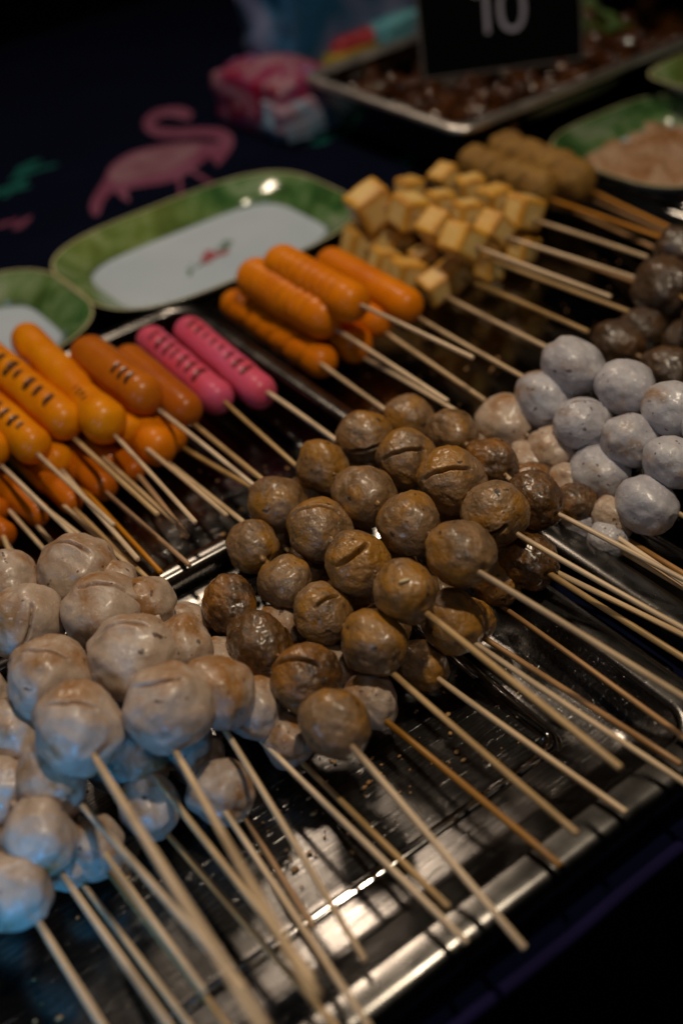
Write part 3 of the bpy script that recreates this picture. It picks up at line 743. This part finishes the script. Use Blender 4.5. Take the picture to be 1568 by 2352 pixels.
low_prof = dict(rim=[(.000, -.004), (.000, .006), (.0006, .0090), (.0025, .0102), (.006, .0100), (.009, .0096), (.0100, .0085)],
                basin=[(.0101, .0083), (.013, .004), (.018, .001), (.024, 0), (.05, 0)])
tray('steel tray behind the white fish balls holding orange sausages and fried tofu', .338, .745, .477, .792, low_prof, ('steel_dark', 'steel_dark'))
tray('steel tray at the right under the white fish balls', .340, .95, .203, .472, front_prof, ('steel_dark', 'steel_rim'))
# raised strips on the front tray floor at the right, running with the sticks
def strip_mesh(p, q, wd=.010, h=.0022):
    a = at(*p, 0); b = at(*q, 0); d = (b-a); L = d.length; d.normalize(); n = Vector((-d.y, d.x, 0)); rows = []
    for i in range(25):
        t = i/24; s = min(1, math.sin(math.pi*t)*6); s = math.sqrt(max(0, s)); row = []
        for j in range(9):
            u = j/8*2-1; row.append(a+d*L*t+n*u*wd*s*.5+Vector((0, 0, .0003+h*s*(1-u*u))))
        rows.append(row)
    g = G(); g.grid(rows, False); return g.mesh('raised_strip', M['steel_dark'])
tr = [o for o in COL.objects if o.name == 'steel_tray'][0]
for p, q, wd in (((1300, 1385), (1545, 1552), .008), ((1240, 1500), (1490, 1660), .012), ((1085, 1560), (1270, 1700), .008)):
    link('raised_strip', strip_mesh(p, q, wd), tr)

# deep tray at the back
root = empty('steel_tray', (.82, .92, 0), 'deep steel tray at the back full of glazed brown morsels', 'tray', 'steel food trays')
rows = [rring(.646-i, 1.30+i, .797-i, 1.054+i, .02, z) for i, z in ((-.001, .0538), (.001, .054), (.0035, .0562), (.0040, .059), (.0025, .0615), (-.0005, .0628), (-.004, .0622), (-.007, .0605), (-.010, .058))]
g0 = G(); g0.grid([rring(.646-i, 1.30+i, .797-i, 1.054+i, .02, z) for i, z in ((-.020, -.003), (-.006, .045), (-.005, .0535), (-.0012, .0537))][::-1]); link('outer_wall', g0.mesh('outer_wall', M['steel_dark']), root)
g = G(); g.grid(rows[::-1]); link('rim', g.mesh('rim', M['steel_back']), root)
rows = [rring(.646-i, 1.30+i, .797-i, 1.054+i, .02, z) for i, z in ((-.0101, .0578), (-.014, .030), (-.018, .012), (-.03, .010))]
g = G(); g.grid(rows[::-1]); g.f.append(tuple(range(len(g.v))[:36])); link('basin', g.mesh('basin', M['steel_dark'], True, True), root)
def lumps(name, mat, n, box, z, r0, r1, seed, zj=.016):
    rnd = random.Random(seed); g = G(); vs, fs = ico(3)
    for _ in range(n):
        c = Vector((rnd.uniform(box[0], box[1]), rnd.uniform(box[2], box[3]), z+rnd.uniform(0, zj)))
        r = rnd.uniform(r0, r1); s = Vector((rnd.uniform(.7, 1.5), rnd.uniform(.6, 1.1), rnd.uniform(.5, .9)))
        rot = Quaternion((rnd.random(), rnd.random(), rnd.random(), rnd.random())).normalized()
        o = Vector((rnd.random()*50, 0, 0))
        g.add([c + rot @ Vector((v.x*s.x, v.y*s.y, v.z*s.z))*r*(1+.35*noise.noise(v*1.6+o)+.12*noise.noise(v*5+o)) for v in vs], fs)
    return g.mesh(name, mat)
o = link('glazed_meat', lumps('glazed_meat', M['glazed_meat'], 260, (.665, 1.00, .815, 1.036), .026, .008, .015, 3))
tag(o, 'glistening brown sauce glazed meat morsels heaped in the deep back tray', 'glazed meat', kind='stuff')
o = link('herb_garnish', lumps('herb_garnish', M['leafy'], 26, (.93, 1.02, .90, 1.0), .040, .004, .009, 5))
tag(o, 'dull green herbs lying on the morsels behind the number card', 'herbs', kind='stuff')

cm = plain('food_crumb', (.30, .13, .03), .5, col2=(.42, .25, .10), sc=400)
def crumbs(n, boxes, seed):
    rnd = random.Random(seed); g = G(); vs, fs = ico(1)
    for k in range(n):
        b = boxes[k % len(boxes)]; r = rnd.choice((.0004, .0006, .0006, .0009, .0014))
        c = Vector((rnd.uniform(b[0], b[1]), rnd.uniform(b[2], b[3]), .0004+r*.5))
        s = Vector((rnd.uniform(.7, 1.8), rnd.uniform(.6, 1.2), rnd.uniform(.4, .8)))
        g.add([c+Vector((v.x*s.x, v.y*s.y, v.z*s.z))*r*(1+.5*noise.noise(v*2+c*900)) for v in vs], fs)
    return g.mesh('crumbs', cm)
tag(link('crumbs', crumbs(420, ((-.1, .29, .275, .40), (.05, .30, .50, .60), (.38, .70, .50, .62), (.10, .30, .28, .34), (.36, .60, .27, .42)), 21)),
    'tiny golden brown crumbs scattered over the floors of the steel trays', 'crumbs', kind='stuff')

# ------------------------------------------------------------------ plates
def plate(label, cx, cy, hx, hy, rot, z=0, lip=.024, food=None, green_in=.031, flower=False, n=5):
    root = empty('serving_plate', (cx, cy, z), label, 'plate', 'green rimmed white serving plates')
    R = Matrix.Translation((cx, cy, z)) @ Matrix.Rotation(rot, 4, 'Z')
    def ring(ins, zz, pw, K=96):
        out = []
        for i in range(K):
            a = 2*math.pi*i/K; c, s = math.cos(a), math.sin(a)
            out.append((math.copysign(abs(c)**(2/pw), c)*(hx-ins), math.copysign(abs(s)**(2/pw), s)*(hy-ins), zz))
        return out
    def part(name, rings, mat, cap=False):
        g = G(); g.grid([ring(*r) for r in rings]); 
        if cap: g.f.append(tuple(range(len(g.v)-96, len(g.v))))
        return link(name, g.mesh(name, M[mat]), root, R)
    part('green_rim', [(.0015, lip-.0006, n), (.004, lip-.001, n), (green_in*.55, lip*.55, n), (green_in*.9, .0072, n), (green_in, .0052, n+1)], 'glaze_green')
    part('white_well', [(green_in, .0050, n+1), (green_in+.006, .0034, n+1.5), (green_in+.012, .0030, n+1.5)], 'glaze_white', True)
    part('edge_line', [(.0034, lip-.0022, n), (.0006, lip-.0010, n), (.0, lip+.0003, n), (.0008, lip+.0006, n), (.0018, lip+.0001, n)], 'rimline')
    part('underside', [(green_in+.004, .0005, n+1), (green_in*.9, .004, n), (green_in*.5, lip*.5, n), (.0035, lip-.0022, n)], 'glaze_white')
    if flower:
        g = G()
        rnd = random.Random(4)
        for k in range(13):
            a = rnd.uniform(0, 6.28); d = rnd.uniform(.003, .013)
            c = Vector((d*math.cos(a)*1.2, d*math.sin(a), .0036+k*.00002)); s = rnd.uniform(.0035, .0055)
            g.add([c+Vector((s*math.cos(t), s*math.sin(t)*.7, 0)) for t in (i*.785 for i in range(8))], [tuple(range(8))])
        link('printed_flower', g.mesh('printed_flower', M['petal_red'], False), root, R)
        g = G()
        for k in range(22):
            sgn = 1 if k % 2 else -1; d = rnd.uniform(.008, .032); c = Vector((sgn*d, sgn*d*.35+rnd.uniform(-.006, .006), .0033+k*.00001))
            a = rnd.uniform(0, 3.14); u = Vector((math.cos(a), math.sin(a), 0)); v = Vector((-u.y, u.x, 0)); l = rnd.uniform(.003, .006)
            g.add([c-u*l, c+v*l*.35, c+u*l, c-v*l*.35], [(0, 1, 2, 3)])
        link('printed_leaves', g.mesh('printed_leaves', M['leaf_ink'], False), root, R)
    return root
pa = at(120, 612, .022); pb = at(775, 470, .022)
plate('empty green rimmed platter with a small printed flower, whole in view behind the sausages', .410, .871, .134, .096, -.0, flower=True, n=3.4)
plate('empty green rimmed plate cut by the left edge, behind the long yellow sausage', .155, .873, .125, .092, .0, n=3.2)
plate('green rimmed plate at the right edge smeared with brown leftovers', .815, .697, .096, .096, .0, n=3.4)
plate('green rimmed plate whose left rim alone shows at the right edge near the top', .990, .735, .128, .056, .0, z=.026)
o = link('sauce_leftovers', lumps('sauce_leftovers', plain('sauce_crumbs', (.36, .235, .15), .5, col2=(.26, .11, .03), sc=30, bsc=90), 240, (.760, .865, .645, .750), -.0075, .012, .020, 9, .003))
tag(o, 'flat pinkish brown crumbly leftovers spread on the smeared right plate', 'leftovers', kind='stuff')

# ------------------------------------------------------------------ table, cloth and print
def tablecloth():
    g = G(); X0, X1, Y0, Y1 = -.8, 1.9, .196, 1.75
    nx = 90; rows = []
    ys = [(Y0-.002-.02, -.42), (Y0-.012, -.26), (Y0-.010, -.10), (Y0-.008, -.030), (Y0-.006, -.010), (Y0+.002, -.0042), (Y0+.02, -.004)]
    ys += [(Y0+.02+(Y1-Y0-.02)*i/30, -.004) for i in range(1, 31)]
    for k, (y, z) in enumerate(ys):
        row = []
        for i in range(nx+1):
            x = X0+(X1-X0)*i/nx; f = 0
            if z < -.02: f = .010*math.sin(x*38+2*math.sin(x*7))*min(1, -z*6)
            row.append((x, y+f-(.010 if z < -.2 else 0), z))
        rows.append(row)
    g.grid(rows, False)
    return g.mesh('cloth', M['cloth'])
tc = empty('tablecloth', (.5, .8, -.004), 'dark navy tablecloth printed with a pink flamingo and teal leaves, under all the trays', 'tablecloth')
link('cloth', tablecloth(), tc)
hem_m = plain('violet_hem', (.010, .007, .040), .9, spec=.1)
g = G(); rows = []
for k in range(91):
    x = -.8+2.7*k/90; yy = .1915+.0006*math.sin(x*60); rows.append([(x, yy+.0032*math.cos(a), -.0065+.0032*math.sin(a)) for a in (2*math.pi*j/8 for j in range(8))])
g.grid(rows); link('hem', g.mesh('hem', hem_m), tc)
def flat(name, poly_px, mat, z, parent):
    """a printed shape lying on the cloth"""
    g = G(); g.add([at(x, y, z) for x, y in poly_px], [tuple(range(len(poly_px)))])
    me = mesh(name, g.v, g.f, mat, False)
    return link(name, me, parent)
def band(name, pts, mat, z, parent):
    g = G(); rows = []
    n = len(pts)
    for i, (x, y, w_) in enumerate(pts):
        a = pts[max(0, i-1)]; b = pts[min(n-1, i+1)]; dx, dy = b[0]-a[0], b[1]-a[1]; l = math.hypot(dx, dy)
        nx_, ny_ = -dy/l*w_*.85, dx/l*w_*.85
        rows.append([at(x+nx_, y+ny_, z), at(x-nx_, y-ny_, z)])
    g.grid(rows, False); return link(name, mesh(name, g.v, g.f, mat, False), parent)
def smooth_pts(pts, k=5):
    out = []
    for i in range(len(pts)-1):
        p0 = pts[max(0, i-1)]; p1 = pts[i]; p2 = pts[i+1]; p3 = pts[min(len(pts)-1, i+2)]
        for j in range(k):
            t = j/k
            out.append(tuple(.5*(2*b+(c-a)*t+(2*a-5*b+4*c-d)*t*t+(3*b-a-3*c+d)*t**3) for a, b, c, d in zip(p0, p1, p2, p3)))
    out.append(pts[-1]); return out
fl = -.0036
band('flamingo_neck', smooth_pts([(440, 268, 11), (415, 259, 15), (385, 257, 11), (355, 266, 12), (340, 286, 13), (362, 302, 13), (410, 306, 12), (460, 303, 12), (505, 308, 15), (522, 322, 17), (510, 342, 22), (485, 362, 30)]), M['flamingo'], fl, tc)
flat('flamingo_body', smooth_pts([(500, 330), (440, 326), (370, 334), (300, 352), (255, 382), (240, 412), (222, 440), (208, 468), (212, 492), (228, 492), (240, 462), (262, 440), (282, 456), (298, 462), (294, 436), (330, 428), (380, 420), (420, 405), (455, 380), (490, 355)]), M['flamingo'], fl-.00015, tc)
flat('flamingo_wing', smooth_pts([(462, 332), (400, 334), (330, 350), (275, 374), (252, 400), (268, 420), (320, 408), (380, 396), (420, 372), (450, 352)]), M['flamingo_wing'], fl+.0002, tc)
band('flamingo_leg', [(408, 400, 7), (414, 425, 6), (416, 470, 5)], M['flamingo'], fl+.0003, tc)
band('flamingo_leg', [(440, 392, 6), (470, 412, 5), (520, 440, 4)], M['flamingo'], fl+.0003, tc)
def leaves(cx, cy, s, seed, mat='teal_ink'):
    rnd = random.Random(seed); g = G(); c = at(cx, cy, fl)
    for k in range(7):
        a = rnd.uniform(-.6, .9)+(math.pi if k % 2 else 0); l = s*rnd.uniform(.7, 1.3); u = Vector((math.cos(a), math.sin(a), 0)); v = Vector((-u.y, u.x, 0))
        o_ = c+Vector((rnd.uniform(-s, s)*.6, rnd.uniform(-s, s)*.6, .00005*k))
        g.add([o_, o_+u*l*.3+v*l*.20, o_+u*l*.7+v*l*.16, o_+u*l, o_+u*l*.7-v*l*.16, o_+u*l*.3-v*l*.2], [(0, 1, 2, 3, 4, 5)])
    link('leaf_print', g.mesh('leaf_print', M[mat], False), tc)
leaves(725, 318, .030, 1); leaves(932, 372, .012, 2); leaves(40, 405, .035, 3); leaves(25, 520, .020, 4, 'flamingo'); leaves(10, 440, .02, 6)
leaves(-60, 560, .02, 5, 'flamingo')
# table top and ground
g = G(); g.box((.55, .975, -.025), 2.66, 1.53, .036)
o = link('table', g.mesh('table', plain('table_board', (.05, .04, .035), .6), False)); tag(o, 'dark trestle table board hidden under the navy tablecloth', 'table')
g = G(); g.add([(-30, -30, -.78), (30, -30, -.78), (30, 30, -.78), (-30, 30, -.78)], [(0, 1, 2, 3)])
tag(link('ground', g.mesh('ground', M['ground'], False)), kind='structure')

# ------------------------------------------------------------------ number card
bl = at(975, 180, .050); br = at(1335, 130, .050)
ux = (br-bl); W = ux.length; ux.normalize(); back = Vector((-ux.y, ux.x, 0)); upv = (UP*.97+back*.22).normalized(); nrm = ux.cross(upv)
Rm = Matrix((ux, upv, nrm)).transposed().to_4x4(); Rm.translation = bl
card = empty('number_card', bl, 'black card reading 10 in pale figures, standing over the deep back tray', 'sign')
Hc = .125
g = G(); g.box((W/2, Hc/2, 0), W, Hc, .003); link('panel', g.mesh('panel', M['black_board'], False), card, Rm)
g = G()
for c, sx, sy in (((W/2, -.0011, 0), W+.004, .0022), ((W/2, Hc+.0011, 0), W+.004, .0022), ((-.0011, Hc/2, 0), .0022, Hc), ((W+.0011, Hc/2, 0), .0022, Hc)):
    g.box(c, sx, sy, .0042)
link('frame', g.mesh('frame', M['board_edge'], False), card, Rm)
g = G(); g.box((W*.5, -.020, 0), .006, .040, .003); link('stake', g.mesh('stake', M['steel_dark'], False), card, Rm)
def stroke(pts, wd, z, closed=False):
    g = G(); n = len(pts); A = []; B = []
    for i in range(n):
        a = pts[(i-1) % n] if closed else pts[max(0, i-1)]; b = pts[(i+1) % n] if closed else pts[min(n-1, i+1)]
        dx, dy = b[0]-a[0], b[1]-a[1]; l = math.hypot(dx, dy) or 1; nx_, ny_ = -dy/l*wd/2, dx/l*wd/2
        A.append((pts[i][0]+nx_, pts[i][1]+ny_)); B.append((pts[i][0]-nx_, pts[i][1]-ny_))
    rows = [[(a[0], a[1], z), (b[0], b[1], z), (b[0], b[1], z-.0008), (a[0], a[1], z-.0008)] for a, b in zip(A, B)]
    if closed: rows.append(rows[0])
    g.grid(rows, True, not closed, not closed); return g
pxm = W/364.0
def cxy(px, py): 
    d = ray(px, py); t = (bl-CAM).dot(nrm)/d.dot(nrm); q = CAM+d*t-bl; return q.dot(ux), q.dot(upv)
x1, y1 = cxy(1119, 77)
g = stroke([(x1, y1), (x1, y1+.046)], .0046, .0022); g2 = stroke([(x1-.0115, y1+.036), (x1-.001, y1+.0455)], .0044, .0024)
g.add(g2.v, g2.f); link('figure', g.mesh('figure', M['cream'], False, True), card, Rm)
x0, y0 = cxy(1177, 74)
el = []
for i in range(40):
    a = 2*math.pi*i/40; c, s_ = math.cos(a), math.sin(a)
    el.append((x0+math.copysign(abs(c)**.85, c)*.0118, y0+.0235+math.copysign(abs(s_)**.85, s_)*.0205))
g = stroke(el, .0048, .0022, True); link('figure', g.mesh('figure', M['cream'], False, True), card, Rm)

# ------------------------------------------------------------------ packages at the back
def bag(name, label, cat, loc, size, rot, mat, puff=.25, seed=1, group=None, tilt=0, children=()):
    g = G(); n = 14; idx = {}; vs = []; fs = []
    for ax in range(3):
        for s in (-1, 1):
            for a in range(n):
                for b in range(n):
                    f = []
                    for u, v in ((a, b), (a+1, b), (a+1, b+1), (a, b+1)):
                        t = [0, 0, 0]; t[ax] = s; t[(ax+1) % 3] = 2*u/n-1; t[(ax+2) % 3] = 2*v/n-1
                        key = tuple(round(x, 4) for x in t)
                        if key not in idx:
                            p = Vector(t); q = p*(1-puff) + p.normalized()*puff*1.25
                            q *= 1+.10*noise.noise(p*1.6+Vector((seed, 0, 0)))+.05*noise.noise(p*4+Vector((seed, 3, 0)))
                            idx[key] = len(vs); vs.append(Vector((q.x*size[0]/2, q.y*size[1]/2, q.z*size[2]/2)))
                        f.append(idx[key])
                    fs.append(tuple(f) if s > 0 else tuple(f[::-1]))
    o = link(name, mesh(name, vs, fs, mat), None, Matrix.Translation(loc) @ Matrix.Rotation(rot, 4, 'Z') @ Matrix.Rotation(tilt, 4, 'Y'))
    return tag(o, label, cat, group)
def patch_mat(name, cols, sc, rough=.35):
    m, nt, b = newmat(name); v = coords(nt, rnd=False)
    k = len(cols)
    c = ramp(nt, noisetex(nt, v, sc, 3, .5, .5), [(.34+.34*i/(k-1), cc) for i, cc in enumerate(cols)], 'EASE')
    nt.links.new(c, b.inputs['Base Color']); b.inputs['Roughness'].default_value = rough
    bump(nt, b, noisetex(nt, v, 60, 4, .6), .6, .003); return m
pm = patch_mat('pink_wrapper_print', [(.26, .008, .03), (.22, .03, .09), (.30, .16, .20), (.24, .006, .03), (.20, .14, .34)], 24)
bag('snack_packet', 'puffy pink and red printed plastic packet lying behind the flamingo', 'packet', (.645, 1.115, .028), (.086, .130, .064), .10, pm, .42, 3)
wm = patch_mat('white_wrapper_print', [(.28, .18, .24), (.30, .19, .25), (.20, .30, .40), (.04, .16, .30)], 14)
bag('snack_packet', 'white and pale pink packet leaning against the front of the pink printed one', 'packet', (.648, 1.062, .020), (.088, .050, .040), .02, wm, .25, 8)
bm_ = patch_mat('blue_white_bag_print', [(.015, .085, .17), (.015, .08, .16), (.12, .14, .24), (.18, .19, .30)], 8)
bag('carrier_bag', 'large blue and white plastic bag slumped at the back beyond the deep tray', 'bag', tuple(at(800, 22, .07)), (.26, .09, .13), .1, bm_, .3, 5)
rm = patch_mat('red_packet_print', [(.42, .03, .04), (.45, .05, .06), (.40, .16, .16)], 18)
bag('sauce_packet', 'flat red packet tucked behind the deep tray beside the blue bag', 'packet', tuple(at(822, 88, .05)), (.085, .040, .022), .1, rm, .3, 11, 'small coloured packets behind the deep tray')
ym = patch_mat('yellow_packet_print', [(.38, .28, .02), (.42, .30, .03), (.20, .20, .02)], 18)
bag('sauce_packet', 'small yellow packet just below the red one behind the tray rim', 'packet', tuple(at(806, 122, .04)), (.080, .030, .016), .1, ym, .3, 12, 'small coloured packets behind the deep tray')
tm = patch_mat('teal_packet_print', [(.05, .24, .30), (.12, .34, .40), (.20, .30, .40)], 18)
bag('sauce_packet', 'pale teal packet to the right of the red one next to the number card', 'packet', tuple(at(905, 66, .05)), (.070, .045, .030), .2, tm, .3, 13, 'small coloured packets behind the deep tray')
# tray of orange food at the top right corner
om = plain('orange_food', (.48, .19, .03), .3, col2=(.35, .09, .01), bsc=90, bst=.8, sc=30)
o = link('fried_food', lumps('fried_food', om, 60, (1.06, 1.22, 1.02, 1.16), .055, .010, .016, 15)); tag(o, 'orange fried pieces blurred in the top right corner', 'fried food', kind='stuff')
